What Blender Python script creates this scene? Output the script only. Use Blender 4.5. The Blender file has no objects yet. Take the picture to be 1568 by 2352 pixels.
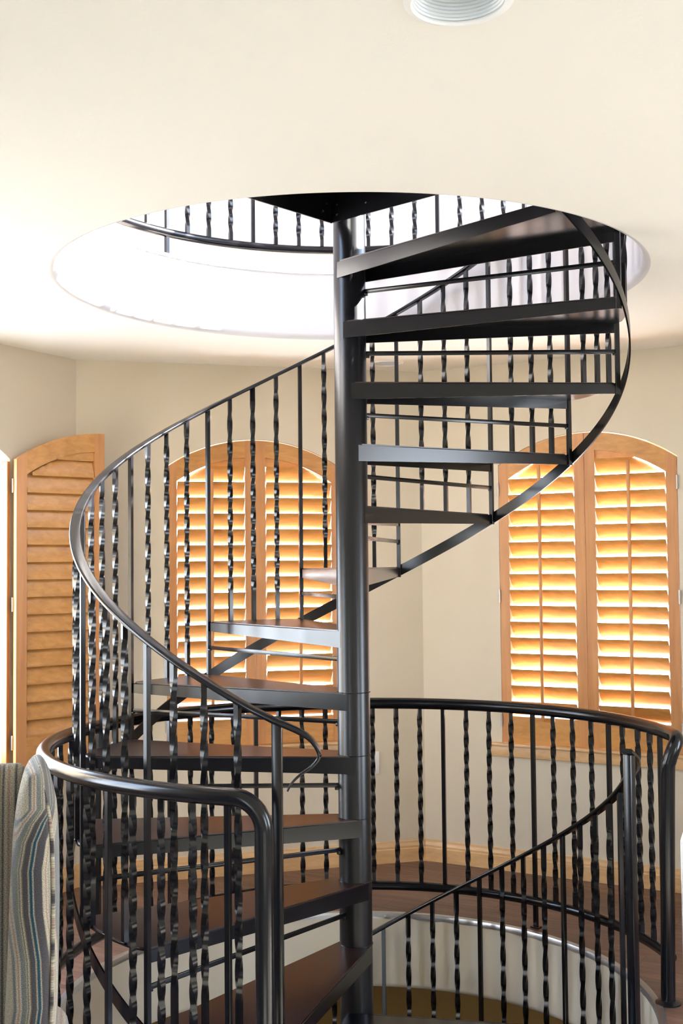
import bpy, bmesh, math, random
from mathutils import Vector, Matrix
from mathutils.geometry import tessellate_polygon
random.seed(7)
sc = bpy.context.scene
COL = sc.collection
PI = math.pi
R_ = math.radians

# ------------------------------------------------------------------ helpers
def link(o, parent=None):
    COL.objects.link(o)
    if parent is not None:
        o.parent = parent
    return o

def empty(name, loc=(0, 0, 0), rz=0.0, parent=None):
    o = bpy.data.objects.new(name, None)
    o.empty_display_size = .1
    o.location = loc
    o.rotation_euler = (0, 0, rz)
    return link(o, parent)

def tag(o, label, cat, group=None):
    o['label'] = label
    o['category'] = cat
    if group:
        o['group'] = group
    return o

def mesh_from(bm, name, mat, smooth=None):
    """finish a bmesh; smooth = angle in degrees under which edges are smooth"""
    bmesh.ops.recalc_face_normals(bm, faces=bm.faces)
    if smooth is not None:
        lim = R_(smooth)
        for f in bm.faces:
            f.smooth = True
        for e in bm.edges:
            if len(e.link_faces) == 2:
                e.smooth = e.calc_face_angle(0) < lim
    me = bpy.data.meshes.new(name)
    bm.to_mesh(me)
    bm.free()
    mats = mat if isinstance(mat, (list, tuple)) else [mat]
    for m in mats:
        me.materials.append(m)
    return me

def obj(name, bm, mat, parent=None, smooth=None, loc=None, rz=None):
    o = bpy.data.objects.new(name, mesh_from(bm, name, mat, smooth))
    if loc is not None:
        o.location = loc
    if rz is not None:
        o.rotation_euler = (0, 0, rz)
    return link(o, parent)

def struct(name, bm, mat, parent=None, smooth=None):
    o = obj(name, bm, mat, parent, smooth)
    o['kind'] = 'structure'
    return o

def inst(src, name, parent, loc=(0, 0, 0), rz=0.0):
    o = src.copy()
    o.name = name
    COL.objects.link(o)
    o.parent = parent
    o.location = loc
    o.rotation_euler = (0, 0, rz)
    return o

def add_box(bm, x0, x1, y0, y1, z0, z1, bev=0.0, seg=2, M=None):
    r = bmesh.ops.create_cube(bm, size=1.0)
    vs = r['verts']
    for v in vs:
        v.co = Vector(((x0 + x1) / 2 + v.co.x * (x1 - x0), (y0 + y1) / 2 + v.co.y * (y1 - y0), (z0 + z1) / 2 + v.co.z * (z1 - z0)))
    if M is not None:
        bmesh.ops.transform(bm, matrix=M, verts=vs)
    if bev > 0:
        es = list({e for v in vs for e in v.link_edges})
        bmesh.ops.bevel(bm, geom=es, offset=bev, segments=seg, affect='EDGES', profile=.5)

def ring_loft(bm, rings, closed_ring=True, cap=True, closed_path=False):
    """rings: list of lists of Vector with equal length"""
    V = [[bm.verts.new(p) for p in r] for r in rings]
    n = len(V[0])
    m = len(V)
    for i in range(m if closed_path else m - 1):
        a, b = V[i], V[(i + 1) % m]
        for j in range(n if closed_ring else n - 1):
            k = (j + 1) % n
            try:
                bm.faces.new((a[j], a[k], b[k], b[j]))
            except ValueError:
                pass
    if cap and closed_ring and not closed_path:
        for r in (V[0], V[-1]):
            try:
                bm.faces.new(r)
            except ValueError:
                pass
    return V

def circ(r, n):
    return [(r * math.cos(2 * PI * i / n), r * math.sin(2 * PI * i / n)) for i in range(n)]

def rrect(w, h, r, s=3):
    pts = []
    for cx, cy, a0 in ((w / 2 - r, h / 2 - r, 0), (-w / 2 + r, h / 2 - r, 90), (-w / 2 + r, -h / 2 + r, 180), (w / 2 - r, -h / 2 + r, 270)):
        for i in range(s + 1):
            a = R_(a0 + 90 * i / s)
            pts.append((cx + r * math.cos(a), cy + r * math.sin(a)))
    return pts

def tube(bm, pts, r, n=14, cap=True, closed=False, radii=None):
    pts = [Vector(p) for p in pts]
    rings = []
    up = Vector((0, 0, 1))
    prev = None
    m = len(pts)
    for i, p in enumerate(pts):
        if closed:
            t = (pts[(i + 1) % m] - pts[i - 1]).normalized()
        else:
            t = (pts[min(i + 1, m - 1)] - pts[max(i - 1, 0)]).normalized()
        if prev is None:
            a = up if abs(t.z) < .9 else Vector((1, 0, 0))
            nrm = (a - t * a.dot(t)).normalized()
        else:
            nrm = (prev - t * prev.dot(t)).normalized()
        prev = nrm
        b = t.cross(nrm)
        rr = radii[i] if radii else r
        rings.append([p + nrm * c * rr + b * s * rr for c, s in circ(1, n)])
    ring_loft(bm, rings, True, cap, closed)

def sweep(bm, pts, outs, sec, scales=None, cap=True):
    """section coordinates: (along 'out', along 'up'); outs = reference outward vector per point"""
    pts = [Vector(p) for p in pts]
    m = len(pts)
    rings = []
    for i, p in enumerate(pts):
        t = (pts[min(i + 1, m - 1)] - pts[max(i - 1, 0)]).normalized()
        o = Vector(outs[i])
        o = (o - t * o.dot(t)).normalized()
        u = o.cross(t)
        if u.z < 0:
            u = -u
        sx, sy = scales[i] if scales else (1, 1)
        rings.append([p + o * (a * sx) + u * (b * sy) for a, b in sec])
    ring_loft(bm, rings, True, cap)

def revolve(bm, prof, n=96, a0=0.0, a1=2 * PI, wob=None):
    """prof: open list of (r, z)"""
    full = abs(a1 - a0 - 2 * PI) < 1e-6
    cnt = n if full else n + 1
    rings = []
    for i in range(cnt):
        a = a0 + (a1 - a0) * i / n
        rings.append([Vector(((r + (wob(a, z) if wob else 0)) * math.cos(a), (r + (wob(a, z) if wob else 0)) * math.sin(a), z)) for r, z in prof])
    ring_loft(bm, rings, False, False, full)

def prism(bm, poly, h0, h1, axis='z', M=None, holes=()):
    """extrude a 2-D polygon (with holes) between h0 and h1 along axis"""
    def P(a, b, h):
        v = Vector((a, b, h)) if axis == 'z' else Vector((a, h, b))
        return M @ v if M is not None else v
    loops = [list(poly)] + [list(h) for h in holes]
    tri = tessellate_polygon([[Vector((a, b, 0)) for a, b in l] for l in loops])
    flat = [p for l in loops for p in l]
    lo = [bm.verts.new(P(a, b, h0)) for a, b in flat]
    hi = [bm.verts.new(P(a, b, h1)) for a, b in flat]
    for t in tri:
        for vs in ([lo[i] for i in t], [hi[i] for i in t]):
            try:
                bm.faces.new(vs)
            except ValueError:
                pass
    k = 0
    for l in loops:
        n = len(l)
        for i in range(n):
            j = (i + 1) % n
            bm.faces.new((lo[k + i], lo[k + j], hi[k + j], hi[k + i]))
        k += n

def lerp(a, b, t):
    return a + (b - a) * t

def interp(xs, ys, x):
    if x <= xs[0]:
        return ys[0]
    for i in range(len(xs) - 1):
        if x <= xs[i + 1]:
            return lerp(ys[i], ys[i + 1], (x - xs[i]) / (xs[i + 1] - xs[i]))
    return ys[-1]

def catmull(P, n=8):
    P = [Vector(p) for p in P]
    out = []
    for i in range(len(P) - 1):
        p0, p1, p2, p3 = P[max(i - 1, 0)], P[i], P[i + 1], P[min(i + 2, len(P) - 1)]
        for j in range(n):
            t = j / n
            out.append(.5 * ((2 * p1) + (p2 - p0) * t + (2 * p0 - 5 * p1 + 4 * p2 - p3) * t * t + (3 * p1 - p0 - 3 * p2 + p3) * t ** 3))
    out.append(P[-1])
    return out

# ------------------------------------------------------------------ materials
class NT:
    def __init__(s, name):
        s.m = bpy.data.materials.new(name)
        s.m.use_nodes = True
        s.t = s.m.node_tree
        s.b = s.t.nodes['Principled BSDF']
    def n(s, typ, **kw):
        x = s.t.nodes.new(typ)
        for k, v in kw.items():
            if k.startswith('i_'):
                x.inputs[k[2:].replace('_', ' ')].default_value = v
            else:
                setattr(x, k, v)
        return x
    def l(s, a, b):
        s.t.links.new(a, b)
    def set(s, **kw):
        for k, v in kw.items():
            s.b.inputs[k.replace('_', ' ')].default_value = v
        return s
    def bump(s, height, strength=.2, dist=.002):
        b = s.n('ShaderNodeBump', i_Strength=strength, i_Distance=dist)
        s.l(height, b.inputs['Height'])
        s.l(b.outputs['Normal'], s.b.inputs['Normal'])
    def ramp(s, fac, stops, interp_='LINEAR'):
        r = s.n('ShaderNodeValToRGB')
        cr = r.color_ramp
        cr.interpolation = interp_
        while len(cr.elements) > 1:
            cr.elements.remove(cr.elements[-1])
        cr.elements[0].position = stops[0][0]
        cr.elements[0].color = (*stops[0][1], 1)
        for p, c in stops[1:]:
            e = cr.elements.new(p)
            e.color = (*c, 1)
        if fac is not None:
            s.l(fac, r.inputs['Fac'])
        return r

def C4(c):
    return (c[0], c[1], c[2], 1)

def plain(name, col, rough=.5, metal=0.0, spec=.5, noise=0.0, nscale=30, bump=0.0, bscale=200):
    t = NT(name)
    t.set(Base_Color=C4(col), Roughness=rough, Metallic=metal, Specular_IOR_Level=spec)
    if noise or bump:
        co = t.n('ShaderNodeTexCoord')
    if noise:
        nz = t.n('ShaderNodeTexNoise', i_Scale=nscale, i_Detail=4.0)
        t.l(co.outputs['Object'], nz.inputs['Vector'])
        lo = tuple(c * (1 - noise) for c in col)
        hi = tuple(min(1, c * (1 + noise)) for c in col)
        r = t.ramp(nz.outputs['Fac'], [(.3, lo), (.7, hi)])
        t.l(r.outputs['Color'], t.b.inputs['Base Color'])
    if bump:
        nz2 = t.n('ShaderNodeTexNoise', i_Scale=bscale, i_Detail=3.0)
        t.l(co.outputs['Object'], nz2.inputs['Vector'])
        t.bump(nz2.outputs['Fac'], bump)
    return t.m

def wood(name, dark, light, rough=.4, sc_=(2.0, 30.0, 30.0), coat=0.0, fig=.5, bump=.05):
    """grain runs along object x (scale small along it)"""
    t = NT(name)
    t.set(Roughness=rough)
    if coat:
        t.set(Coat_Weight=coat, Coat_Roughness=.15)
    co = t.n('ShaderNodeTexCoord')
    mp = t.n('ShaderNodeMapping')
    mp.inputs['Scale'].default_value = sc_
    t.l(co.outputs['Object'], mp.inputs['Vector'])
    n1 = t.n('ShaderNodeTexNoise', i_Scale=1.0, i_Detail=6.0, i_Roughness=.6, i_Distortion=.4)
    t.l(mp.outputs['Vector'], n1.inputs['Vector'])
    n2 = t.n('ShaderNodeTexNoise', i_Scale=3.0, i_Detail=2.0)
    t.l(co.outputs['Object'], n2.inputs['Vector'])
    mx = t.n('ShaderNodeMath', operation='MULTIPLY_ADD')
    t.l(n2.outputs['Fac'], mx.inputs[0])
    mx.inputs[1].default_value = fig
    t.l(n1.outputs['Fac'], mx.inputs[2])
    r = t.ramp(mx.outputs[0], [(.3 + fig * .4, dark), (.65 + fig * .5, light)])
    t.l(r.outputs['Color'], t.b.inputs['Base Color'])
    if bump:
        t.bump(n1.outputs['Fac'], bump, .001)
    return t.m

BLACK = plain('satin_black_paint', (.004, .004, .0055), rough=.21, spec=.38, noise=.15, nscale=60)
t = NT('dark_brown_tread')
t.set(Roughness=.3)
co = t.n('ShaderNodeTexCoord')
nz = t.n('ShaderNodeTexNoise', i_Scale=14.0, i_Detail=5.0)
t.l(co.outputs['Object'], nz.inputs['Vector'])
r = t.ramp(nz.outputs['Fac'], [(.3, (.017, .0078, .0070)), (.7, (.025, .0112, .0095))])
t.l(r.outputs['Color'], t.b.inputs['Base Color'])
TREAD = t.m
COLMAT = plain('satin_black_column_paint', (.004, .004, .0055), rough=.3, spec=.4, noise=.15, nscale=60)
MAPLE_H = wood('maple_across', (.43, .19, .045), (.58, .285, .08), .38, (2.0, 30, 45))
MAPLE_V = wood('maple_upright', (.42, .172, .052), (.57, .265, .092), .38, (30, 30, 2.0))
TRIMW = wood('pale_maple_trim', (.56, .335, .15), (.70, .45, .22), .4, (1.5, 25, 40), fig=.3)
WALL = plain('tan_wall_paint', (.63, .555, .435), .75, spec=.25, bump=.12, bscale=160)
CEIL = plain('cream_ceiling_paint', (.80, .775, .72), .85, spec=.2, bump=.35, bscale=70)
SHAFT = plain('white_plaster', (.60, .58, .585), .7, spec=.25)
UPWALL = plain('pale_upper_wall_paint', (.60, .565, .575), .8, spec=.2)
OCHRE = plain('ochre_carpet', (.25, .15, .045), .95, spec=.1, noise=.15, nscale=80)
STEEL = plain('brushed_steel', (.62, .62, .63), .3, 1.0)
NICKEL = plain('nickel', (.5, .49, .47), .35, 1.0)
WHITE = plain('white_paint', (.82, .82, .82), .45)
BRIGHTW = plain('white_light_baffle', (.74, .78, .82), .35)
GROUND = plain('pale_paving', (.22, .215, .20), .9, noise=.15, nscale=3)
LEATHER = plain('black_leather', (.012, .009, .012), .35, noise=.2, nscale=90, bump=.2, bscale=300)

# floor planks run along the right-hand back wall
t = NT('walnut_plank_floor')
t.set(Roughness=.42)
co = t.n('ShaderNodeTexCoord')
mp = t.n('ShaderNodeMapping')
mp.inputs['Rotation'].default_value = (0, 0, R_(29.5))
t.l(co.outputs['Object'], mp.inputs['Vector'])
br = t.n('ShaderNodeTexBrick', offset=.37, i_Scale=1.0, i_Mortar_Size=.0015, i_Mortar_Smooth=.3, i_Bias=0.0, i_Brick_Width=1.2, i_Row_Height=.13)
br.inputs['Color1'].default_value = (.75, .75, .75, 1)
br.inputs['Color2'].default_value = (1.15, 1.15, 1.15, 1)
br.inputs['Mortar'].default_value = (.35, .35, .35, 1)
t.l(mp.outputs['Vector'], br.inputs['Vector'])
mp2 = t.n('ShaderNodeMapping')
mp2.inputs['Scale'].default_value = (3.0, 38.0, 1)
t.l(mp.outputs['Vector'], mp2.inputs['Vector'])
nz = t.n('ShaderNodeTexNoise', i_Scale=1.0, i_Detail=6.0, i_Roughness=.65, i_Distortion=.8)
t.l(mp2.outputs['Vector'], nz.inputs['Vector'])
r = t.ramp(nz.outputs['Fac'], [(.25, (.075, .032, .018)), (.5, (.15, .075, .047)), (.75, (.25, .135, .088))])
mm = t.n('ShaderNodeMixRGB', blend_type='MULTIPLY')
mm.inputs['Fac'].default_value = 1.0
t.l(r.outputs['Color'], mm.inputs['Color1'])
t.l(br.outputs['Color'], mm.inputs['Color2'])
t.l(mm.outputs['Color'], t.b.inputs['Base Color'])
t.bump(nz.outputs['Fac'], .06, .001)
FLOOR = t.m

# clear window glass
t = NT('window_glass')
t.t.nodes.remove(t.b)
out = t.t.nodes['Material Output']
tr = t.n('ShaderNodeBsdfTransparent')
gl = t.n('ShaderNodeBsdfGlossy', i_Roughness=.0)
fr = t.n('ShaderNodeFresnel', i_IOR=1.45)
mx = t.n('ShaderNodeMixShader')
t.l(fr.outputs[0], mx.inputs[0])
t.l(tr.outputs[0], mx.inputs[1])
t.l(gl.outputs[0], mx.inputs[2])
t.l(mx.outputs[0], out.inputs['Surface'])
GLASS = t.m

# upholstery: woven stripes along the v direction of the mesh's own uv map (u in decimetres, zero on the teal stripe)
def fabric(name, stops, u0, u1):
    t = NT(name)
    t.set(Roughness=.95, Specular_IOR_Level=.15, Sheen_Weight=.25)
    uv = t.n('ShaderNodeUVMap')
    sp = t.n('ShaderNodeSeparateXYZ')
    t.l(uv.outputs['UV'], sp.inputs[0])
    # zigzag edges
    wv = t.n('ShaderNodeTexWave', wave_type='BANDS', bands_direction='Y', wave_profile='TRI', i_Scale=32.0)
    t.l(uv.outputs['UV'], wv.inputs['Vector'])
    nz = t.n('ShaderNodeTexNoise', i_Scale=60.0, i_Detail=3.0)
    t.l(uv.outputs['UV'], nz.inputs['Vector'])
    a = t.n('ShaderNodeMath', operation='MULTIPLY_ADD')
    t.l(wv.outputs['Fac'], a.inputs[0])
    a.inputs[1].default_value = .03
    t.l(sp.outputs['X'], a.inputs[2])
    b = t.n('ShaderNodeMath', operation='MULTIPLY_ADD')
    t.l(nz.outputs['Fac'], b.inputs[0])
    b.inputs[1].default_value = .03
    t.l(a.outputs[0], b.inputs[2])
    mr = t.n('ShaderNodeMapRange')
    mr.inputs['From Min'].default_value = u0 + .03
    mr.inputs['From Max'].default_value = u1 + .03
    t.l(b.outputs[0], mr.inputs['Value'])
    rp = t.ramp(mr.outputs[0], [((p - u0) / (u1 - u0), c) for p, c in stops], 'CONSTANT')
    # flower speckle
    vo = t.n('ShaderNodeTexVoronoi', i_Scale=26.0)
    t.l(uv.outputs['UV'], vo.inputs['Vector'])
    vr = t.ramp(vo.outputs['Distance'], [(.0, (.5, .5, .5)), (.38, (1, 1, 1))])
    n3 = t.n('ShaderNodeTexNoise', i_Scale=70.0, i_Detail=3.0)
    t.l(uv.outputs['UV'], n3.inputs['Vector'])
    nr = t.ramp(n3.outputs['Fac'], [(.38, (.35, .36, .40)), (.62, (1.55, 1.5, 1.4))])
    m1 = t.n('ShaderNodeMixRGB', blend_type='MULTIPLY')
    m1.inputs['Fac'].default_value = .55
    t.l(rp.outputs['Color'], m1.inputs['Color1'])
    t.l(vr.outputs['Color'], m1.inputs['Color2'])
    m2 = t.n('ShaderNodeMixRGB', blend_type='MULTIPLY')
    m2.inputs['Fac'].default_value = .8
    t.l(m1.outputs['Color'], m2.inputs['Color1'])
    t.l(nr.outputs['Color'], m2.inputs['Color2'])
    t.l(m2.outputs['Color'], t.b.inputs['Base Color'])
    t.bump(n3.outputs['Fac'], .3, .001)
    return t.m

CREAM, TAN, TEAL, NAVY, SPECK = (.32, .285, .22), (.15, .115, .065), (.006, .036, .055), (.025, .033, .05), (.042, .038, .043)
ROSE, SAGE, GREYB = (.22, .12, .10), (.12, .12, .09), (.105, .115, .125)
FAB_WING = fabric('striped_wing_fabric', [
    (-.60, CREAM), (-.52, GREYB), (-.46, CREAM), (-.42, ROSE), (-.39, CREAM), (-.36, GREYB), (-.30, SAGE), (-.25, CREAM), (-.235, NAVY),
    (-.215, CREAM), (-.19, TAN), (-.165, SPECK), (-.055, CREAM), (-.04, TAN), (-.032, TEAL), (.034, CREAM), (.052, SPECK), (.23, CREAM),
    (.30, ROSE), (.315, CREAM), (.36, GREYB), (.375, CREAM), (.45, ROSE), (.47, GREYB)], -.6, .6)
FAB_BACK = fabric('striped_back_fabric', [
    (-.60, TAN), (-.5, CREAM), (-.48, NAVY), (-.45, CREAM), (-.40, ROSE), (-.38, CREAM), (-.31, NAVY), (-.285, CREAM), (-.21, SAGE),
    (-.19, CREAM), (-.1, TEAL), (-.04, CREAM), (.05, SPECK), (.2, CREAM), (.24, NAVY), (.27, CREAM), (.4, TAN), (.45, CREAM), (.52, NAVY), (.55, CREAM)], -.6, .6)

# ------------------------------------------------------------------ dimensions
AL, TH = .446, .0105           # angle of one tread, small turn of the whole stair
RISE, ZTOP = .2173, 2.8252     # riser, height of the upper landing
RC = .0572                     # column
RT, RB = .9437, .953           # tread tips, balusters
FZ, CZ, UF = .032, 2.537, 2.837  # floor, ceiling, upper floor
RH = 1.017                     # opening in the floors

def az(k):
    return PI / 2 + TH + (k - 5.5) * AL

def pol(r, a, z=0.0):
    return Vector((r * math.cos(a), r * math.sin(a), z))

# ================================================================== SPIRAL STAIR
stair = empty('spiral_staircase', (0, 0, -2.79))
tag(stair, 'black steel spiral staircase winding around a central column between the floors', 'staircase')
SZ = 2.79                      # children heights are relative to the empty
def sobj(name, bm, mat, smooth=None, rz=None, z=0.0, parent=None):
    return obj(name, bm, mat, parent or stair, smooth, (0, 0, z + (SZ if parent is None else 0)), rz)

bm = bmesh.new()
revolve(bm, [(.0001, -2.79), (.13, -2.79), (.13, -2.775), (RC, -2.77), (RC, 3.74), (RC - .006, 3.75), (.0001, 3.76)], 64)
sobj('center_column', bm, COLMAT, 40)

# ---- one tread, built once (z = 0 is its top, azimuth 0 is its middle)
def lip_points(side):
    a = side * AL / 2
    return pol(RC, a + side * PI / 2), pol(RT, a)

def tread_outline(dr=0.0, inset=0.0):
    b0, b1 = lip_points(-1)
    f0, f1 = lip_points(1)
    pts = []
    # outer arc
    arc = []
    for i in range(13):
        u = -1 + 2 * i / 12
        a = u * (AL / 2 - (.022 if abs(u) < 1 else 0.004))
        r = RT + (.016 if abs(u) < .999 else 0) + dr
        arc.append(pol(r, a))
    inner = [pol(RC, a) for a in [AL / 2 + PI / 2 - i * (PI + AL) / 10 for i in range(11)]]
    # pass along the front of the column
    inner = [pol(RC + .0004, AL / 2 + PI / 2 - i * (AL + PI) / 10) for i in range(11)]
    return [(p.x, p.y) for p in arc + inner]

def tread_bm():
    bm = bmesh.new()
    prism(bm, tread_outline(), -.006, -.001)
    for side in (-1, 1):
        p0, p1 = lip_points(side)
        d = (p1 - p0).normalized()
        nrm = Vector((-d.y, d.x, 0)) * side          # outward from the wedge
        rings = []
        for p, h, dz in ((p0, .058, 0), (p1, .0375, 0)):
            a = p + nrm * .0005
            b = p - nrm * .0045
            rings.append([a + Vector((0, 0, -h)), a + Vector((0, 0, -.0025)), a - nrm * .002 + Vector((0, 0, 0)), b + Vector((0, 0, 0)), b + Vector((0, 0, -h))])
        ring_loft(bm, rings)
    return bm

def cover_bm():
    bm = bmesh.new()
    b0, b1 = lip_points(-1)
    f0, f1 = lip_points(1)
    def shrink(p, q, side):
        d = (q - p).normalized()
        n = Vector((-d.y, d.x, 0)) * side
        return p - n * .0075, q - n * .0075
    fb = shrink(f0, f1, 1)
    bb = shrink(b0, b1, -1)
    arc = [pol(RT + .010, (AL / 2 - .035) * (-1 + 2 * i / 10)) for i in range(11)]
    # inner: concave around the column
    ins = [pol(RC + .001, a) for a in [AL / 2 + PI / 2 - .25 - i * (AL + PI - .5) / 10 for i in range(11)]]
    pts = [bb[1] - (bb[1] - bb[0]).normalized() * .006] + arc + [fb[1] - (fb[1] - fb[0]).normalized() * .006] + ins
    prism(bm, [(p.x, p.y) for p in pts], -.0012, .0035)
    return bm

def riser_bar_bm():
    bm = bmesh.new()
    add_box(bm, RC - .004, RB + .002, -.004, .004, -.0078, .0078, .0015)
    add_box(bm, RC - .004, RC + .012, -.007, .007, -.016, -.004, .002)
    add_box(bm, RB - .016, RB - .004, -.007, .007, -.013, -.005, .002)
    return bm

def ring_bm():
    bm = bmesh.new()
    tube(bm, [pol(RC + .0005, 2 * PI * i / 40) for i in range(40)], .0018, 6, closed=True)
    return bm

tread0 = cover0 = bar0 = ring0 = None
def place_tread(mid, z, bar_az=None, ring=False):
    global tread0, cover0, bar0, ring0
    if tread0 is None:
        tread0 = sobj('tread', tread_bm(), BLACK, 35, mid, z)
        cover0 = obj('tread_cover', cover_bm(), TREAD, tread0)
        cover0['label'] = 'dark brown tread board'
        t_ = tread0
    else:
        t_ = inst(tread0, 'tread', stair, (0, 0, z + SZ), mid)
        inst(cover0, 'tread_cover', t_)
    if bar_az is not None:
        zz = .52 * RISE
        if bar0 is None:
            bar0 = obj('riser_bar', riser_bar_bm(), BLACK, t_, 35, (0, 0, zz), bar_az)
        else:
            inst(bar0, 'riser_bar', t_, (0, 0, zz), bar_az)
    if ring:
        if ring0 is None:
            ring0 = obj('weld_ring', ring_bm(), BLACK, t_, 60, (0, 0, .003), 0)
        else:
            inst(ring0, 'weld_ring', t_, (0, 0, .003), 0)

for i in range(1, 13):
    mid = (az(i - 1) + az(i)) / 2
    # the bar closes the riser above the back edge of this tread
    place_tread(mid, ZTOP - i * RISE, -AL / 2 if i > 1 else None, i >= 8)
LD = 1.2                       # the lower flight is turned on by this many treads
for i in range(1, 8):
    mid = (az(i - 1 + LD) + az(i + LD)) / 2
    place_tread(mid, -i * RISE, -AL / 2 if i > 1 else None, True)

# ---- quarter landings
def landing(a0, a1, ztop, lip, cut0, cut):
    """between azimuths a0 < a1, plate and side plates"""
    bm = bmesh.new()
    p_in0 = pol(cut0, a0 - PI / 2)
    p_in1 = pol(cut, a1 - PI / 2)
    o0, o1 = pol(1.0, a0), pol(1.0, a1)
    arc = [pol(1.0, a0 + (a1 - a0) * i / 24) for i in range(25)]
    # inner corner where both sides meet (in front of the column)
    d0, d1 = (o0 - p_in0).normalized(), (o1 - p_in1).normalized()
    den = d0.x * d1.y - d0.y * d1.x
    w = p_in1 - p_in0
    tt = (w.x * d1.y - w.y * d1.x) / den
    corner = p_in0 + d0 * tt
    poly = [(corner.x, corner.y)] + [(p.x, p.y) for p in arc]
    prism(bm, poly, ztop - .006, ztop)
    for o_, s in ((o0, -1), (o1, 1)):
        d = (o_ - corner).normalized()
        n = Vector((-d.y, d.x, 0)) * s
        ring = []
        for p in (corner, o_):
            ring.append([p + Vector((0, 0, ztop - lip)), p + Vector((0, 0, ztop + .0005)), p - n * .006 + Vector((0, 0, ztop + .0005)), p - n * .006 + Vector((0, 0, ztop - lip))])
        ring_loft(bm, ring)
    return bm, corner, d0, d1

bm, cu, du0, du1 = landing(R_(-133), R_(-45), ZTOP + .035, .115, .0215, .07)
upl = sobj('landing', bm, BLACK)
# bolt heads on the inner faces of the side plates of the upper landing
for d, n, dist, dz in ((du0, Vector((.70, -.71, 0)), .05, .03), (du1, Vector((-.71, -.70, 0)), .035, .02), (du1, Vector((-.71, -.70, 0)), .035, .055), (du1, Vector((-.71, -.70, 0)), .17, .035), (du0, Vector((.70, -.71, 0)), .03, .06)):
    b = bmesh.new()
    p = cu + d * dist + Vector((0, 0, ZTOP - .075 + dz))
    dd = Vector((d.y, -d.x, 0))
    if dd.y > 0:
        dd = -dd
    tube(b, [p + dd * .004, p + dd * .011, p + dd * .013], .006, 8, radii=[.0065, .0065, .003])
    obj('bolt', b, BLACK, upl, 40)
bm, cl, dl0, dl1 = landing(R_(-103.3), R_(-14), 0.0, .09, .0215, .05)
sobj('landing', bm, BLACK)

# ---- handrails
HR = 1.108
def zhr(k):
    return ZTOP - RISE * (k + 1) + HR
SEC = []
for a, b in rrect(.038, .015, .006, 3):
    SEC.append((a, b))
RHR = .955
def hr_path():
    pts, outs, scl = [], [], []
    k = 0.2
    while k <= 12.0:
        pts.append(pol(RHR, az(k), zhr(k)))
        outs.append(pol(1, az(k)))
        scl.append((1, 1))
        k += .05
    return pts, outs, scl
pts, outs, scl = hr_path()
# tapering curl past the newel
CUR = [(-.217, -.930, 1.111), (-.154, -.942, 1.085), (-.118, -.945, 1.062), (-.098, -.945, 1.033), (-.096, -.940, 1.010), (-.118, -.935, .984), (-.148, -.940, .965), (-.170, -.944, .944), (-.182, -.945, .922)]
cp = catmull(CUR, 6)
pts = pts[:-2] + cp
n_c = len(cp)
outs = outs[:-2] + [(pol(1, R_(-103)) * (1 - min(1, i / n_c * 1.2)) + Vector((.1, -1, .0)) * min(1, i / n_c * 1.2)) for i in range(n_c)]
scl = scl[:-2] + [(lerp(1, .16, min(1, (i / (n_c - 1)) ** .75)), lerp(1.05, .32, (i / (n_c - 1)))) for i in range(n_c)]
bm = bmesh.new()
sweep(bm, pts, outs, SEC, scl)
sobj('handrail', bm, BLACK, 50)

def zlow(k):
    z = -.021 + .2424 * (5.25 - k)
    if k < 1.8:
        z = .815 + .144 * (1.8 - k)
    return z
pts, outs = [], []
k = .92
while k < 8.2:
    pts.append(pol(RHR, az(k), zlow(k)))
    outs.append(pol(1, az(k)))
    k += .05
bm = bmesh.new()
sweep(bm, pts, outs, SEC)
sobj('handrail', bm, BLACK, 50)

# ---- helical flat bars under the tread tips
def stringer(k0, k1, zf):
    pts, outs = [], []
    k = k0
    while k <= k1 + 1e-6:
        pts.append(pol(.967, az(k), zf(k)))
        outs.append(pol(1, az(k)))
        k += .05
    bm = bmesh.new()
    rings = [[p + o * a + Vector((0, 0, b)) for a, b in ((-.003, -.0235), (.003, -.0235), (.003, .0235), (-.003, .0235))] for p, o in zip(pts, outs)]
    ring_loft(bm, rings)
    return bm
sobj('stringer', stringer(0, 12, lambda k: ZTOP - RISE * (k + 1) - .012), BLACK, 40)
sobj('stringer', stringer(LD, LD + 7, lambda k: -RISE * (k - LD + 1) - .012), BLACK, 40)

# ---- balusters
def twisted_bm(L, s, quarter, hand, e0=.05, e1=.05):
    bm = bmesh.new()
    n = max(8, int(L / .0075))
    rings = []
    for i in range(n + 1):
        z = L * i / n
        a = hand * (PI / 2) * max(0, min(z, L - e1) - e0) / quarter
        a = hand * (PI / 2) * (min(max(z, e0), L - e1) - e0) / quarter
        c, sn = math.cos(a), math.sin(a)
        h = s / 2
        rings.append([Vector((x * c - y * sn, x * sn + y * c, z)) for x, y in ((-h, -h), (h, -h), (h, h), (-h, h))])
    ring_loft(bm, rings)
    # little weld collar at the foot
    add_box(bm, -h * 1.12, h * 1.12, -h * 1.12, h * 1.12, 0, .004, .001)
    return bm

def straight_bm(L, s):
    bm = bmesh.new()
    add_box(bm, -s / 2, s / 2, -s / 2, s / 2, 0, L, .001, 1)
    return bm

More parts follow.
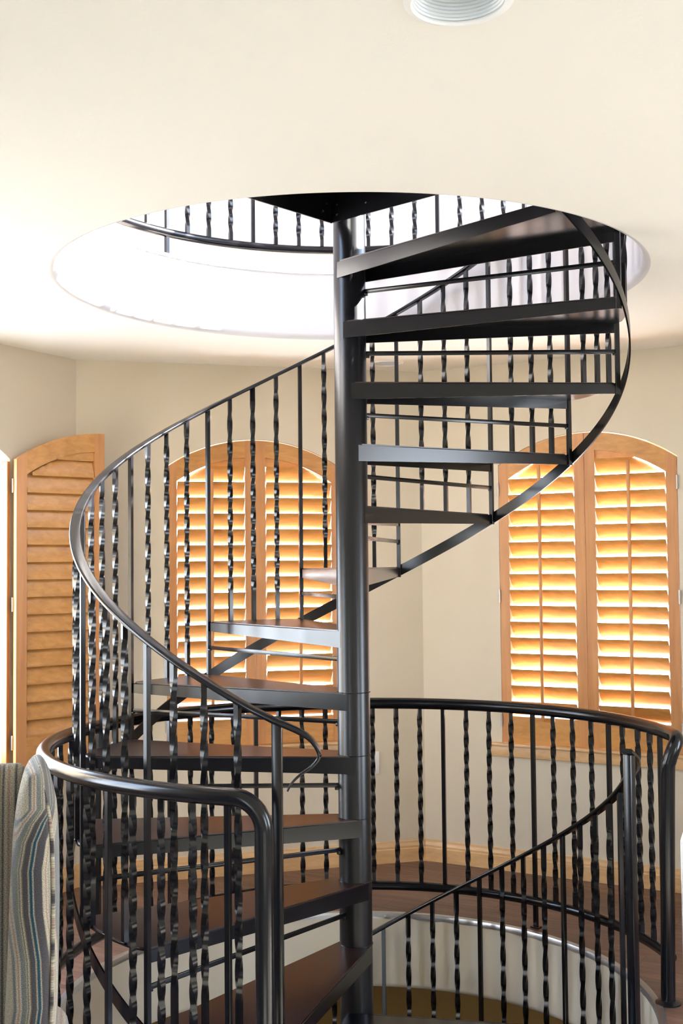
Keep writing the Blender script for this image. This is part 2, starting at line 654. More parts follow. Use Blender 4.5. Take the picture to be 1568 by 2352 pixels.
S = .016
tw = {}
for i in range(1, 13):
    zt = ZTOP - i * RISE
    for q in (1, 2, 3):
        k = i - 1 + q / 4
        L = zhr(k) - .004 - zt
        loc = pol(RB, az(k), zt + SZ)
        if q not in tw:
            tw[q] = obj('twisted_baluster', twisted_bm(L, S, .097, 1, .13, .05), BLACK, stair, 50, loc, az(k))
        else:
            inst(tw[q], 'twisted_baluster', stair, loc, az(k))
pl = None
for k in range(0, 12):
    zb = ZTOP - (k + 1) * RISE - .04
    L = zhr(k) - .004 - zb
    loc = pol(RB, az(k), zb + SZ)
    if k == 0:
        obj('baluster', straight_bm(zhr(.2) - zb, S), BLACK, stair, None, pol(RB, az(.22), zb + SZ), az(.2))
        continue
    if pl is None:
        pl = obj('baluster', straight_bm(L, S), BLACK, stair, None, loc, az(k))
    else:
        inst(pl, 'baluster', stair, loc, az(k))
# lower flight: a plain one at every tread edge, three twisted ones between
for j in range(0, 7):
    for q in range(4):
        k = LD + j + q / 4
        if k < 2.2 - .02 and q == 0:
            continue
        if k < 1.9:
            continue
        zb = -(j + 1) * RISE - (.04 if q == 0 else 0)
        L = zlow(k) - .004 - zb
        loc = pol(RB, az(k), zb + SZ)
        if q == 0:
            obj('baluster', straight_bm(L, S), BLACK, stair, None, loc, az(k))
        else:
            obj('twisted_baluster', twisted_bm(L, S, .1, 1, .1, .08), BLACK, stair, 50, loc, az(k))

# ---- newel posts
bm = bmesh.new()
L = 1.111 - .006 - .0
add_box(bm, -.0135, .0135, -.0135, .0135, -.02, L, .002)
obj('newel_post', bm, BLACK, stair, 40, pol(RHR - .004, az(12.02), SZ), az(12) + .1)
bm = bmesh.new()
add_box(bm, -.0142, .0142, -.0142, .0142, -.26, zlow(1.0) - .004, .002)
obj('newel_post', bm, BLACK, stair, 40, pol(RHR, az(1.0), SZ), R_(45))

# ================================================================== GUARD RAILINGS
PIPE = .0243
def pipe_arc(c, R, z, a0, a1, n=120):
    return [Vector((c[0] + R * math.cos(a0 + (a1 - a0) * i / n), c[1] + R * math.sin(a0 + (a1 - a0) * i / n), z)) for i in range(n + 1)]

gtw = gpl = None
def guard(name, label, c, R, zbase, ztop, zbot, a_lo, a_hi, plain_az, twist_az, feet_az, lo_end=None):
    """pipe ring from azimuth a_lo to a_hi whose ends turn down into posts"""
    global gtw, gpl
    g = empty(name, (c[0], c[1], zbase))
    tag(g, label, 'railing')
    loc = lambda r, a, z: Vector((r * math.cos(a), r * math.sin(a), z - zbase))
    rb = .085                                        # bend radius at the ends
    da = rb / R
    path = []
    def end(a, sgn):
        if lo_end and sgn > 0:                       # an end post that was bent by hand: given in room coordinates
            return catmull([Vector((x - c[0], y - c[1], z - zbase)) for x, y, z in lo_end], 6)[:-1]
        pts = [loc(R, a, zbase + .004), loc(R, a, ztop - rb - .25), loc(R, a, ztop - rb)]
        for i in range(1, 10):
            u = i / 10 * PI / 2
            pts.append(loc(R, a + sgn * da * (1 - math.cos(u)), ztop - rb + rb * math.sin(u)))
        return pts
    e0 = end(a_lo, 1)
    e1 = end(a_hi, -1)
    a_m = a_lo if lo_end else a_lo + da
    mid = [loc(R, a_m + (a_hi - da - a_m) * i / 150, ztop) for i in range(151)]
    bm = bmesh.new()
    tube(bm, e0 + mid + e1[::-1], PIPE, 20)
    obj('top_rail', bm, BLACK, g, 40)
    bm = bmesh.new()
    a_b = a_lo + (R_(5.6) if lo_end else 0)
    tube(bm, [loc(R, a_b + (a_hi - a_b) * i / 150, zbot) for i in range(151)], .0195, 16)
    obj('bottom_rail', bm, BLACK, g, 40)
    L = ztop - zbot
    for a in plain_az:
        p = loc(R, a, zbot)
        if gpl is None:
            gpl = obj('baluster', straight_bm(L, S), BLACK, g, None, p, a)
        else:
            inst(gpl, 'baluster', g, p, a)
    for a in twist_az:
        p = loc(R, a, zbot)
        if gtw is None:
            gtw = obj('twisted_baluster', twisted_bm(L, S, .071, -1, .05, .05), BLACK, g, 50, p, a)
        else:
            inst(gtw, 'twisted_baluster', g, p, a)
    for a in feet_az:
        bm = bmesh.new()
        add_box(bm, -S / 2, S / 2, -S / 2, S / 2, 0, zbot - zbase, 0)
        add_box(bm, -.02, .02, -.014, .014, 0, .006, .001)
        obj('foot', bm, BLACK, g, None, loc(R, a, zbase + .0005), a + PI / 2)
    for a in (a_lo, a_hi):
        bm = bmesh.new()
        revolve(bm, [(PIPE * .9, .0005), (.043, .0005), (.043, .005), (.03, .009), (PIPE, .012)], 32)
        obj('base_flange', bm, BLACK, g, 40, Vector((lo_end[0][0] - c[0], lo_end[0][1] - c[1], 0)) if lo_end and a == a_lo else loc(R, a, zbase))
    return g

pz = [8.6, 27.7, 49.0, 71.0, 93.0, 115.0, 137.0, 159.0, 181.5, 204.5, 227.8, 250.1]
tz = [23.2, 17.8, 13.1]
for a, b in zip(pz[1:-1], pz[2:]):
    tz += [a + (b - a) * q / 4 for q in (1, 2, 3)]
guard('guard_railing', 'round black pipe guard railing standing on the wood floor around the stair opening', (.034, -.033), 1.08, FZ, .929, .141, R_(-.4), R_(255.5),
      [R_(a) for a in pz], [R_(a) for a in tz], [R_(49), R_(137)], [(1.060, -.070, FZ + .004), (1.066, -.077, .45), (1.0725, -.084, .80), (1.079, -.086, .855), (1.093, -.084, .893), (1.108, -.069, .919), (1.114, -.0405, .929)])
pz = [-41 + 22.06 * i for i in range(13)]
pz = [135.03 - 22.06 * i for i in range(-4, 9)]
tz = []
for a in pz[1:]:
    tz += [a + 22.06 * q / 4 for q in (1, 2, 3)]
guard('guard_railing', 'black guard railing on the floor above, seen up through the round ceiling opening', (0, -.005), 1.09, UF, UF + .90, 2.95, R_(-49), R_(227),
      [R_(a) for a in pz if -47 < a < 225], [R_(a) for a in tz if -47 < a < 225], [R_(135.03), R_(46.8)])

# ================================================================== ROOM SHELL
aB, aC, aA = R_(15.5), R_(-29.5), R_(60.5)
SIDE = 1.743
PBC = Vector((.36, 1.93, 0))
dB, dC, dA = (Vector((math.cos(a), math.sin(a), 0)) for a in (aB, aC, aA))
PAB = PBC - dB * SIDE
PA0 = PAB - dA * SIDE
dA2 = Vector((math.cos(R_(105.5)), math.sin(R_(105.5)), 0))
PA1 = PA0 - dA2 * SIDE
PC1 = PBC + dC * SIDE
dD = Vector((math.cos(R_(-74.5)), math.sin(R_(-74.5)), 0))
PD1 = PC1 + dD * SIDE
S0, S1, SPR, ARCH, SILL = .432, 1.312, 2.024, 2.163, .655
SM = (S0 + S1) / 2
HALF = (S1 - S0) / 2
RA = (HALF ** 2 + (ARCH - SPR) ** 2) / (2 * (ARCH - SPR))
ZA = ARCH - RA

def arch_z(s, r=RA):
    return ZA + math.sqrt(max(0, r * r - (s - SM) ** 2))

def arch_outline(e=0.0, n=32):
    pts = [(S0 - e, SILL - e), (S1 + e, SILL - e)]
    for i in range(n + 1):
        s = lerp(S1 + e, S0 - e, i / n)
        pts.append((s, arch_z(s, RA + e)))
    return pts

def wall(name, P0, P1, z0, z1, mat, holes=(), th=.16, kind=True, ext=(0, 0)):
    """vertical wall whose room face runs from P0 to P1 with the room on its right-hand side seen from above"""
    d = (P1 - P0).normalized()
    n = Vector((-d.y, d.x, 0))                       # away from the room
    L = (P1 - P0).length
    M = Matrix(((d.x, n.x, 0, P0.x), (d.y, n.y, 0, P0.y), (0, 0, 1, 0), (0, 0, 0, 1)))
    bm = bmesh.new()
    prism(bm, [(-ext[0], z0), (L + ext[1], z0), (L + ext[1], z1), (-ext[0], z1)], 0, th, 'y', M, holes)
    struct(name, bm, mat)
    return M

ho = arch_outline(.004)
e_ = .066                                            # closes the outer mitre of 45-degree corners
MA = wall('wall_left', PA0, PAB, -.05, CZ + .1, WALL, [ho])
MB = wall('wall_back_left', PAB, PBC, -.05, CZ + .1, WALL, [ho])
MC = wall('wall_back_right', PBC, PC1, -.05, CZ + .1, WALL, [ho])
MD = wall('wall_right', PC1, PD1, -.05, CZ + .1, WALL)
rect = lambda a, b, c, d: [(a, c), (b, c), (b, d), (a, d)]
ML = wall('wall_left_return', PA1, PA0, -.05, CZ + .1, WALL, [ho])
XL, XR, YF = -3.2, 3.0, -7.2
FL, FLR = Vector((XL, PA1.y, 0)), Vector((XL, YF, 0))
wall('wall_left_turn', FL, PA1, -.05, CZ + .1, WALL)
wall('wall_left_front', FLR, FL, -.05, CZ + .1, WALL, [rect(.2, 1.9, .7, 2.4)])  # unseen opening added to brighten the right-hand back wall
FR, FRR = Vector((XR, PD1.y, 0)), Vector((XR, YF, 0))
wall('wall_right_turn', PD1, FR, -.05, CZ + .1, WALL)
wall('wall_right_front', FR, FRR, -.05, CZ + .1, WALL, [rect(.15, 1.2, .9, 2.4), rect(3.0, 4.4, .9, 2.4)])
wall('wall_front', FRR, FLR, -.05, CZ + .1, WALL)

# floor with its round opening, and the ceiling slab with the one above
room = [(PAB.x, PAB.y), (PA0.x, PA0.y), (PA1.x, PA1.y), (FL.x, FL.y), (FLR.x, FLR.y), (FRR.x, FRR.y), (FR.x, FR.y), (PD1.x, PD1.y), (PC1.x, PC1.y), (PBC.x, PBC.y)]
def grow(p, e):
    c = Vector((0, -2.5, 0))
    v = Vector((p[0], p[1], 0)) - c
    v = v * (1 + e / v.length)
    return (c.x + v.x, c.y + v.y)
roomx = [grow(p, .1) for p in room]
hole = lambda r, n=128: [(r * math.cos(2 * PI * i / n), r * math.sin(2 * PI * i / n)) for i in range(n)]
bm = bmesh.new()
prism(bm, roomx, -.25, FZ, 'z', None, [hole(RH + .014)])
struct('floor', bm, FLOOR)
bm = bmesh.new()
prism(bm, roomx, CZ, CZ + .012, 'z', None, [hole(RH + .024), [(.2 + .09 * math.cos(2 * PI * i / 48), -2.112 + .09 * math.sin(2 * PI * i / 48)) for i in range(48)], [(.184 + .072 * math.cos(2 * PI * i / 48), 1.65 + .072 * math.sin(2 * PI * i / 48)) for i in range(48)]])
struct('ceiling', bm, CEIL)
bm = bmesh.new()
prism(bm, roomx, UF - .05, UF, 'z', None, [hole(RH + .014)])
struct('floor_upper', bm, plain('upper_carpet', (.62, .55, .49), .95, spec=.1, noise=.1, nscale=120))

bm = bmesh.new()
add_box(bm, XL + .02, XR - .02, YF + .02, -1.25, FZ, FZ + .012, .004)  # unseen sheet added over the front floor to bounce light up to the ceiling
struct('floor_front_bounce_sheet', bm, plain('grey_bounce_sheet', (.205, .205, .182), .95, spec=.1, noise=.1, nscale=120, bump=.4, bscale=400))

# plaster linings of the two openings, softly rounded at the bottom edge and faintly rippled
def wob(a, z):
    return .005 * math.sin(46 * a) * (1 if -1.6 < a < 1.6 else .0)
def lining(z0, z1, rip):
    prof = [(RH + .06, z0 + .001), (RH + .024, z0)]
    for i in range(1, 9):
        u = i / 8 * PI / 2
        prof.append((RH + .024 - .024 * math.sin(u), z0 + .024 - .024 * math.cos(u)))
    for i in range(1, 5):
        prof.append((RH, z0 + .024 + (z1 - z0 - .024) * i / 4))
    bm = bmesh.new()
    revolve(bm, prof, 512, -PI, PI, (lambda a, z: wob(a, z) if z0 + .03 < z else 0) if rip else None)
    return bm
struct('wall_stairwell_upper', lining(CZ, UF - .004, True), SHAFT, None, 60)
struct('wall_stairwell', lining(-.288, FZ - .02, True), WALL, None, 60)
bm = bmesh.new()
revolve(bm, [(RH + .022, FZ + .0015), (RH - .002, FZ + .0015), (RH - .004, FZ - .001), (RH - .004, FZ - .022), (RH, FZ - .022)], 160)
for i in range(28):
    a = 2 * PI * i / 28 + .1
    p = pol(RH - .004, a, FZ - .011)
    tube(bm, [p, p - pol(.0015, a)], .0035, 8)
tr = struct('trim_1', bm, STEEL, None, 40)
bm = bmesh.new()
revolve(bm, [(RH + .03, UF + .003), (RH - .003, UF + .003), (RH - .005, UF), (RH - .005, UF - .012), (RH + .001, UF - .012)], 160)
struct('trim_2', bm, WHITE, None, 40)

# lower storey
bm = bmesh.new()
add_box(bm, -3.2, 3.2, -3.2, 3.2, -2.86, -2.79)
struct('floor_lower', bm, OCHRE)
bm = bmesh.new()
prism(bm, [(-3.2, -3.2), (3.2, -3.2), (3.2, 3.2), (-3.2, 3.2)], -.288, -.276, 'z', None, [hole(RH + .023)])
struct('ceiling_lower', bm, CEIL)
LOWW = plain('ochre_lower_wall_paint', (.27, .16, .055), .85, spec=.15)
q = [Vector((-3.2, -3.2, 0)), Vector((-3.2, 3.2, 0)), Vector((3.2, 3.2, 0)), Vector((3.2, -3.2, 0))]
wall('wall_lower_left', q[0], q[1], -2.86, -.276, LOWW)
wall('wall_lower_back', q[1], q[2], -2.86, -.276, LOWW)
wall('wall_lower_right', q[2], q[3], -2.86, -.276, LOWW)
wall('wall_lower_front', q[3], q[0], -2.86, -.276, LOWW, [rect(2.0, 4.4, -2.2, -1.1)])  # unseen opening added to let daylight into the lower storey

# upper storey: eight pale walls with tall window openings, ceiling above
UZ = UF + 2.9
oc = Vector((.02, -.31, 0))
RO = 2.6
angs = [R_(22.5 + 15.5 + 45 * i) for i in range(8)]
corners = [oc + pol(RO, a) for a in angs]
names = ['wall_upper_back_right', 'wall_upper_back', 'wall_upper_back_left', 'wall_upper_left', 'wall_upper_front_left', 'wall_upper_front', 'wall_upper_front_right', 'wall_upper_right']
Ls = (corners[1] - corners[0]).length
for i in range(8):
    a, b = corners[(i + 1) % 8], corners[i]
    hs = []
    if i == 7:
        hs = [rect(.03, Ls - .07, UF + .75, UZ - .2)]
    elif i == 0:
        hs = [rect(Ls - .72, Ls - .03, UF + .75, UZ - .2)]
    elif i in (3,):
        hs = [rect(.6, Ls - .6, UF + .9, UZ - .6)]
    wall(names[i], a, b, UF - .06, UZ + .05, UPWALL, hs, .05)
bm = bmesh.new()
prism(bm, [(c.x * 1.06, c.y * 1.06) for c in corners], UZ, UZ + .08)
struct('ceiling_upper', bm, UPWALL)

# baseboards
BBH = .106
def baseboard(name, M, L):
    prof = [(0, FZ), (-.016, FZ), (-.016, FZ + .066), (-.013, FZ + .070), (-.013, FZ + .080), (-.010, FZ + .088), (-.008, FZ + .094), (-.0065, FZ + BBH - .002), (-.004, FZ + BBH), (0, FZ + BBH)]
    bm = bmesh.new()
    ring_loft(bm, [[M @ Vector((s, y, z)) for y, z in prof] for s in (0, L)])
    struct(name, bm, TRIMW)
baseboard('baseboard_left', MA, SIDE)
baseboard('baseboard_back_left', MB, SIDE)
baseboard('baseboard_back_right', MC, SIDE)
baseboard('baseboard_right', MD, SIDE)

# windows: frame and pane in the arched opening, maple sill below
def window(idx, M):
    w = empty('window_%d' % idx)
    w['kind'] = 'structure'
    outer, inner = arch_outline(0.003), arch_outline(-.045)
    bm = bmesh.new()
    prism(bm, outer, .105, .15, 'y', M, [inner])
    prism(bm, [(SM - .02, SILL + .04), (SM + .02, SILL + .04), (SM + .02, ARCH - .04), (SM - .02, ARCH - .04)], .11, .145, 'y', M)
    obj('window_frame', bm, WHITE, w)
    bm = bmesh.new()
    v = [bm.verts.new(M @ Vector((s, .128, z))) for s, z in arch_outline(-.04)]
    bm.faces.new(v)
    obj('pane', bm, GLASS, w)
    bm = bmesh.new()
    add_box(bm, .356, 1.388, -.036, .1, .640, SILL - .0005, .004, 2, M)
    add_box(bm, .369, 1.375, -.020, 0.0, .588, .641, .003, 2, M)
    obj('window_sill', bm, TRIMW, w, 40)
    for nm in w.children:
        nm['kind'] = 'structure'
window(1, MA)
window(2, MB)
window(3, MC)
window(4, ML)

# outside ground
bm = bmesh.new()
prism(bm, [(-40, -40), (40, -40), (40, 40), (-40, 40)], -3.2, -3.0, 'z', None, [[(-3.4, -3.4), (3.4, -3.4), (3.4, 3.4), (-3.4, 3.4)]])
struct('ground', bm, GROUND)

# ================================================================== SHUTTERS
LW, LT = HALF - .0015, .028     # one leaf
ST = .050                       # stile width
G0, GP, NL = 1.957, .078, 15    # first gap, louver pitch
def leaf(label, M, flip, tilt, rod=True, group=None):
    """leaf coordinates: x from the hinge edge, y towards outside, z up.  M places it; flip mirrors x"""
    f = -1 if flip else 1
    T = M @ Matrix.Diagonal((f, 1, 1, 1))
    root = empty('window_shutter')
    # place the empty at the hinge foot
    base = T @ Vector((0, 0, SILL))
    root.location = base
    Ti = Matrix.Translation(-base) @ T
    tag(root, label, 'shutter', group)
    zo = lambda x: ZA + math.sqrt(max(0, RA * RA - (HALF - x) ** 2)) - .001
    zi = lambda x: ZA + math.sqrt(max(0, (RA - .085) ** 2 - (HALF - x) ** 2))
    bm = bmesh.new()
    def stile(x0, x1):
        p = [(x0, SILL + .002), (x1, SILL + .002)] + [(lerp(x1, x0, i / 8), zo(lerp(x1, x0, i / 8))) for i in range(9)]
        prism(bm, p, 0, LT, 'y', Ti)
    stile(0, ST)
    stile(LW - ST, LW)
    obj('stile', bm, MAPLE_V, root)
    bm = bmesh.new()
    p = [(lerp(ST, LW - ST, i / 20), zi(lerp(ST, LW - ST, i / 20))) for i in range(21)] + [(lerp(LW - ST, ST, i / 20), zo(lerp(LW - ST, ST, i / 20))) for i in range(21)]
    prism(bm, p, .0008, LT - .001, 'y', Ti)
    obj('arched_rail', bm, MAPLE_H, root)
    bm = bmesh.new()
    prism(bm, [(ST, SILL + .002), (LW - ST, SILL + .002), (LW - ST, .785), (ST, .785)], .0008, LT - .001, 'y', Ti)
    obj('bottom_rail', bm, MAPLE_H, root)
    # louvers
    bm = bmesh.new()
    cy = LT / 2
    w2, th = .0445, .0052
    c, s = math.cos(tilt), math.sin(tilt)
    sec = []
    for i in range(12):
        a = 2 * PI * i / 12
        u, v = w2 * math.cos(a), th * math.sin(a)
        # u along the blade: inner edge is up, outer edge is low
        sec.append((-(u * s) + v * c, u * c + v * s))
    x0, x1 = ST + .0025, LW - ST - .0025
    for j in range(NL + 1):
        zc = G0 - j * GP + GP / 2
        if j == 0:
            N = 26
            rings = []
            for i in range(N + 1):
                x = lerp(x0, x1, i / N)
                lim = zi(x) - .006
                if lim < zc - w2 * c + .012:
                    continue
                rings.append([Ti @ Vector((x, cy + y, min(zc + z, lim))) for y, z in sec])
            if len(rings) > 1:
                ring_loft(bm, rings)
        else:
            ring_loft(bm, [[Ti @ Vector((x, cy + y, zc + z)) for y, z in sec] for x in (x0, x1)])
    # fixed filler under the arch
    zf = G0 + GP - .004
    fx = [lerp(ST, LW - ST, i / 40) for i in range(41)]
    fx = [x for x in fx if zi(x) > zf + .002]
    prism(bm, [(fx[0], zf)] + [(fx[-1], zf)] + [(x, zi(x) + .003) for x in fx[::-1]], cy - .004, cy + .006, 'y', Ti)
    obj('louver_slats', bm, MAPLE_H, root, 50)
    if rod:
        bm = bmesh.new()
        xr = LW / 2
        yr = cy - w2 * s - .010
        add_box(bm, xr - .008, xr + .008, yr - .0065, yr + .0065, .77, G0 + GP * .75, .003, 2, Ti)
        obj('tilt_rod', bm, MAPLE_V, root, 40)
    for zh in (1.905, 1.375, .765):
        bm = bmesh.new()
        add_box(bm, -.008, .002, -.004, .002, zh - .032, zh + .032, .001, 1, Ti)
        tube(bm, [Ti @ Vector((-.002, -.004, zh - .032)), Ti @ Vector((-.002, -.004, zh + .032))], .0042, 10)
        obj('hinge', bm, NICKEL, root, 40)
    return root

TL = R_(37)
def on_wall(M, s, y):
    return M @ Matrix.Translation((s, y, 0))
PR = -.004
leaf('closed maple louvered shutter right beside the black column, which hides its hinged edge', on_wall(MB, SIDE - S0, PR), True, TL)
leaf('closed maple louvered shutter behind twisted balusters, the leaf farther from the black column', on_wall(MB, SIDE - S1, PR), False, TL)
leaf('glowing maple louvered shutter nearest the wall corner, crossed by the curving black stringer', on_wall(MC, S0, PR), False, TL)
leaf('glowing maple louvered shutter at the right edge, above the bend of the pipe railing', on_wall(MC, S1, PR), True, TL)
# the open leaf swung away from the window on the left
H = PAB - dA * (S0 + .0) + Vector((math.sin(aA), -math.cos(aA), 0)) * .03
ao = R_(41)
MO = Matrix.Translation((H.x, H.y, 0)) @ Matrix.Rotation(ao + PI, 4, 'Z')
leaf('open maple louvered shutter swung back into the corner beside the bright left window', MO, True, R_(15), rod=False)
# hang strip in the left window the open leaf is hinged on
bm = bmesh.new()
add_box(bm, SIDE - S0 - .016, SIDE - S0 + .002, -.006, .028, SILL, SPR - .01, .002, 1, MA)
o = struct('trim_3', bm, MAPLE_V, None, 40)

# wall outlet
bm = bmesh.new()
P = empty('wall_outlet', MB @ Vector((SIDE - .279, 0, .536)), aB)
tag(P, 'white wall outlet plate behind the balusters, just right of the black column', 'outlet')
add_box(bm, -.035, .035, -.006, 0, -.058, .058, .003)
obj('cover_plate', bm, WHITE, P, 40)
for dz in (-.02, .02):
    bm = bmesh.new()
    add_box(bm, -.017, .017, -.008, -.004, dz - .014, dz + .014, .005)
    add_box(bm, -.008, -.006, -.0085, -.004, dz - .006, dz + .004)
    add_box(bm, .006, .008, -.0085, -.004, dz - .005, dz + .004)
    obj('socket', bm, WHITE, P, 40)

# ================================================================== RECESSED LIGHTS
def can(label, x, y, r):
    e = empty('recessed_ceiling_light', (x, y, CZ))
    tag(e, label, 'ceiling light')
    ri = r * .83
    bm = bmesh.new()
    revolve(bm, [(ri, .004), (ri, -.003), (ri + .004, -.006), (r - .006, -.005), (r, -.001), (r, .0)], 64)
    obj('trim_ring', bm, WHITE, e, 40)
    prof = [(ri, .0)]
    for i in range(18):
        z = .002 + i * .0062
        rr = lerp(ri, ri * .72, i / 18)
        prof += [(rr, z), (rr - .0025, z + .003)]
    prof += [(ri * .70, .115), (.0005, .115)]
    bm = bmesh.new()
    revolve(bm, prof, 64)
    obj('ribbed_baffle', bm, BRIGHTW, e, 25)
    bm = bmesh.new()
    revolve(bm, [(.0005, .05), (ri * .3, .055), (ri * .5, .075), (ri * .5, .09), (ri * .25, .114)], 32)
    obj('lamp', bm, WHITE, e, 60)
can('white recessed ceiling light cut off by the top edge of the picture', .2, -2.112, .099)
can('small white recessed ceiling light beyond the stair, seen between the treads', .184, 1.65, .080)

# ================================================================== WING CHAIR
def uvmesh(name, bm, mat, parent, fn, smooth=60):
    uv = bm.loops.layers.uv.new('UVMap')
    bmesh.ops.recalc_face_normals(bm, faces=bm.faces)
    for f in bm.faces:
        f.smooth = True
        for l in f.loops:
            l[uv].uv = fn(l.vert.co)
    return obj(name, bm, mat, parent, smooth)

CXP, CYP = -.70, -1.55
chair = empty('wing_chair', (CXP + .013, CYP, FZ), R_(13.5))
tag(chair, 'wingback armchair in striped woven upholstery at the lower left edge, beside the pipe railing', 'armchair')
CX, CY = -1.04, -1.6
# teal stripe line (height above floor -> x)
def px2(px, py, y=-1.55):
    d = y + 4.1816
    return ((px - 813 - (py - 1309) * .0098) / 2717 * d, 1.529 - (py - 1309 + (px - 808) * .0098) / 2717 * d)
teal = [(lambda q: (q[0] - .037, q[1]))(px2(*p, y=-1.70)) for p in ((120, 1872), (99, 1887), (86, 1908), (74, 1948), (68.5, 2002), (68.5, 2042), (74, 2110), (83, 2163), (94, 2231), (97, 2271), (91, 2338), (80, 2420))]
teal = sorted(teal, key=lambda q: q[1])
tz_, tx_ = [q[1] for q in teal], [q[0] for q in teal]
sil = [(1757, 66, 90), (1764, 58, 98), (1780, 50, 106), (1800, 45, 112), (1830, 39, 119), (1860, 35, 125), (1900, 31, 129), (1960, 28, 132), (2050, 25, 134), (2150, 23, 134), (2250, 20, 133), (2352, 17, 132), (2420, 16, 132)]
lev = []
for py, a, b in sil:
    xa, z = px2(a, py)
    xb, _ = px2(b, py)
    lev.append((z, xa, xb))
def wing_bm(mirror):
    bm = bmesh.new()
    rings = []
    N = 28
    yb, yf = -1.34, -1.71
    for z, xa, xb in [lev[0]] + lev:
        first = not rings
        cx, hx = (xa + xb) / 2, (xb - xa) / 2
        ext = 1.0 if z < 1.0 else max(.55, 1 - (z - 1.0) * 3.5)
        yf_ = yf
        yb = lerp(-1.56, -1.34, ext)
        cy, hy = (yb + yf_) / 2, (yb - yf_) / 2
        if first:
            hx *= .5
            hy *= .8
        ring = []
        for i in range(N):
            a = 2 * PI * i / N
            ca, sa = math.cos(a), math.sin(a)
            p = 2 / 3.2
            x = cx + hx * math.copysign(abs(ca) ** p, ca)
            y = cy + hy * math.copysign(abs(sa) ** (2 / 3.2), sa)
            if mirror:
                x = 2 * CX - x
            ring.append(Vector((x - CXP, y - CYP, z + (.002 if first else 0) - FZ)))
        rings.append(ring)
    ring_loft(bm, rings)
    return bm
for mir in (False, True):
    def fuv(co, mir=mir):
        x = co.x + CXP
        if mir:
            x = 2 * CX - x
        z = co.z + FZ
        y = co.y + CYP
        return ((x - interp(tz_, tx_, z)) * 10 + (y + 1.71) * 0.9, z * 10)
    w = uvmesh('wing', wing_bm(mir), FAB_WING, chair, fuv)
    # piping along the outer front edge
    bm = bmesh.new()
    pp = []
    for z, xa, xb in lev[1:]:
        x = xb - .012
        if mir:
            x = 2 * CX - x
        ext = 1.0 if z < 1.0 else max(.55, 1 - (z - 1.0) * 3.5)
        pp.append(Vector((x - CXP, -1.70 + .010 - CYP, z - FZ)))
    tube(bm, catmull(pp, 4), .0042, 8)
    uvmesh('piping', bm, FAB_WING, w, lambda co: (.26 + .05 * math.sin(co.z * 60), co.z * 10))
# back
OX, OY = CX - CXP, CY - CYP
bm = bmesh.new()
xr = px2(60, 1800)[0]
rings = []
hb = (xr - CX)
for z, sx, sy in [(.40, 1, 1), (.6, 1, 1), (.8, 1.0, 1.0), (.92, 1.0, .95), (1.02, 1, .85), (1.055, .985, .65), (1.075, .96, .4), (1.082, .93, .12)]:
    ring = []
    for i in range(40):
        a = 2 * PI * i / 40
        ca, sa = math.cos(a), math.sin(a)
        ring.append(Vector((OX + hb * sx * math.copysign(abs(ca) ** .35, ca), OY + .19 + .09 * sy * math.copysign(abs(sa) ** .7, sa), z - FZ)))
    rings.append(ring)
ring_loft(bm, rings)
uvmesh('back', bm, FAB_BACK, chair, lambda co: ((((co.x - (px2(30, 1800)[0] - CXP)) * 10 * .62 - .3 + .6) % 1.2) - .6, co.z * 10))
# seat, cushion, arms, apron, legs
bm = bmesh.new()
add_box(bm, OX - .33, OX + .33, OY - .42, OY + .14, .16, .33, .03, 3)
uvmesh('seat', bm, FAB_BACK, chair, lambda co: ((co.x * 4) % 1.2 - .6, co.y * 10 + co.z * 10))
bm = bmesh.new()
add_box(bm, OX - .29, OX + .29, OY - .44, OY + .12, .335, .46, .05, 4)
uvmesh('cushion', bm, FAB_BACK, chair, lambda co: ((co.x * 4) % 1.2 - .6, co.y * 10 + co.z * 10))
for s in (-1, 1):
    bm = bmesh.new()
    add_box(bm, OX + s * .345 - .05, OX + s * .345 + .05, OY - .44, OY + .16, .16, .52, .045, 4)
    uvmesh('arm', bm, FAB_WING, chair, lambda co: ((co.x * 5) % 1.2 - .6, co.y * 10 + co.z * 10))
    for yy in (-.38, .12):
        bm = bmesh.new()
        ring_loft(bm, [[Vector((OX + s * .32 + a * q, OY + yy + b * q, z)) for a, b in rrect(.05, .05, .01)] for z, q in ((0, .6), (.17, 1))])
        obj('leg', bm, plain('dark_leg_wood', (.04, .02, .012), .4), chair, 40)

# ================================================================== CHAIR AT THE RIGHT EDGE
ch = empty('metal_framed_chair', (.9195, -1.6, FZ), 0)
tag(ch, 'dark chair with a bright metal frame, only a sliver showing at the right edge', 'chair')
bm = bmesh.new()
add_box(bm, -.205, .205, -.012, .012, .42, .915, .012, 3)
obj('backrest', bm, LEATHER, ch, 40)
fr = [Vector((-.215, 0, .008)), Vector((-.215, 0, .5)), Vector((-.215, 0, .90)), Vector((-.209, 0, .918)), Vector((-.195, 0, .925)), Vector((.195, 0, .925)), Vector((.209, 0, .918)), Vector((.215, 0, .90)), Vector((.215, 0, .008))]
bm = bmesh.new()
tube(bm, fr, .0055, 12)
obj('frame', bm, STEEL, ch, 40)
bm = bmesh.new()
add_box(bm, -.2, .2, -.44, .0, .40, .45, .02, 3)
obj('seat', bm, LEATHER, ch, 40)
for s in (-1, 1):
    bm = bmesh.new()
    tube(bm, [(s * .2, 0, .41), (s * .2, -.40, .41), (s * .2, -.42, .39), (s * .2, -.42, .008)], .008, 10)
    obj('leg', bm, STEEL, ch, 40)

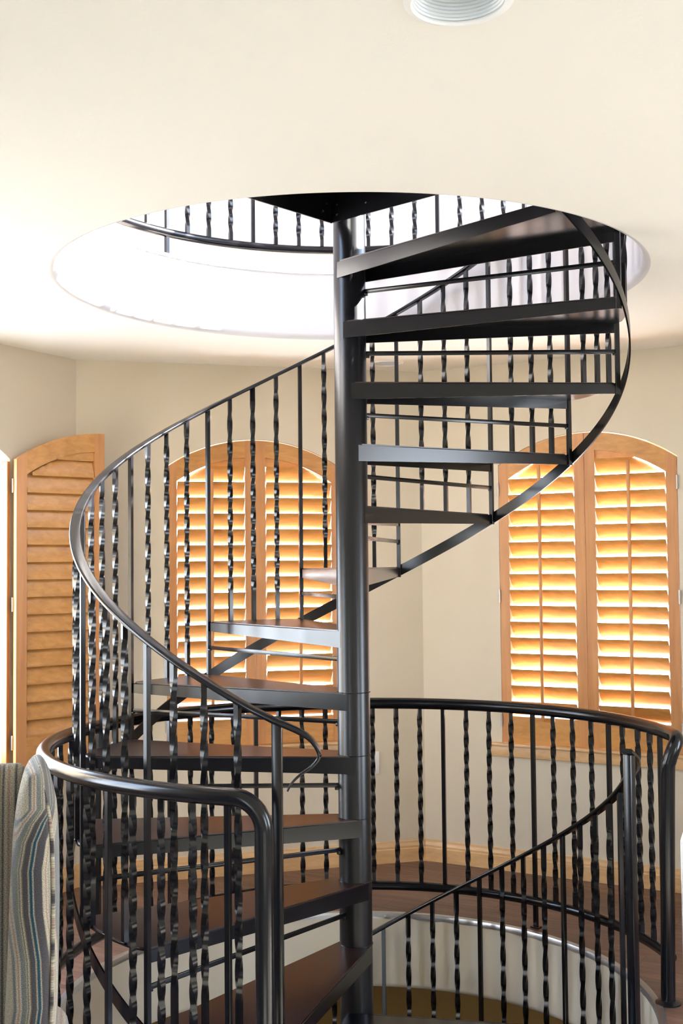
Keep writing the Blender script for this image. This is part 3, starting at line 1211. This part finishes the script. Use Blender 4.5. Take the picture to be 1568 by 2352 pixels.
# ================================================================== LIGHT
w = bpy.data.worlds.new('World')
sc.world = w
w.use_nodes = True
nt = w.node_tree
bg = nt.nodes['Background']
tc = nt.nodes.new('ShaderNodeTexCoord')
sp = nt.nodes.new('ShaderNodeSeparateXYZ')
nt.links.new(tc.outputs['Generated'], sp.inputs[0])
rp = nt.nodes.new('ShaderNodeValToRGB')
rp.color_ramp.elements[0].position = 0.0
rp.color_ramp.elements[0].color = (.84, .92, 1.0, 1)
rp.color_ramp.elements[1].position = .6
rp.color_ramp.elements[1].color = (.50, .68, 1.0, 1)
nt.links.new(sp.outputs['Z'], rp.inputs['Fac'])
nt.links.new(rp.outputs['Color'], bg.inputs['Color'])
bg.inputs['Strength'].default_value = 7.0

sun = bpy.data.lights.new('sun', 'SUN')
sun.energy = 38.0
sun.angle = R_(.55)
sun.color = (1.0, .95, .88)
so = link(bpy.data.objects.new('sun', sun))
sa, se = R_(9), R_(33)
v = Vector((math.cos(se) * math.cos(sa), math.cos(se) * math.sin(sa), math.sin(se)))
so.rotation_euler = v.to_track_quat('Z', 'Y').to_euler()
so.location = v * 12

# ================================================================== CAMERA
F, PITCH, ROLL, YAW, D = 2716.97, .0462, -.0098, -.0087, 4.1816
cam = bpy.data.cameras.new('camera')
cam.sensor_fit = 'VERTICAL'
cam.sensor_height = 36.0
cam.lens = F / 2352 * 36.0
cam.clip_start = .05
cam.clip_end = 200
co = link(bpy.data.objects.new('camera', cam))
fwd = Vector((0, math.cos(PITCH), math.sin(PITCH)))
up0 = Vector((0, -math.sin(PITCH), math.cos(PITCH)))
right0 = Vector((1, 0, 0))
cy_, sy_ = math.cos(YAW), math.sin(YAW)
rot = lambda q: Vector((cy_ * q.x + sy_ * q.y, -sy_ * q.x + cy_ * q.y, q.z))
fwd, up0, right0 = rot(fwd), rot(up0), rot(right0)
cr, sr = math.cos(ROLL), math.sin(ROLL)
# image (u right, v down) = R(roll) (u0, v0):  u = cr*u0 - sr*v0 ; v = sr*u0 + cr*v0
uvec = right0 * cr + up0 * sr          # camera right
vup = -(right0 * sr) + up0 * cr        # camera up
m = Matrix((
    (uvec.x, vup.x, -fwd.x, 0), (uvec.y, vup.y, -fwd.y, -D), (uvec.z, vup.z, -fwd.z, 1.529), (0, 0, 0, 1)))
co.matrix_world = m
sc.camera = co

sc.view_settings.view_transform = 'Standard'
sc.view_settings.look = 'None'
sc.view_settings.gamma = 1.0
sc.view_settings.use_curve_mapping = False
sc.view_settings.exposure = 1.66
sc.render.film_transparent = False
cy = sc.cycles
cy.use_denoising = True
try:
    cy.denoiser = 'OPENIMAGEDENOISE'
except Exception:
    pass
cy.max_bounces = 8
cy.diffuse_bounces = 5
cy.glossy_bounces = 4
cy.transparent_max_bounces = 12
cy.sample_clamp_indirect = 10.0
cy.caustics_reflective = False
cy.caustics_refractive = False
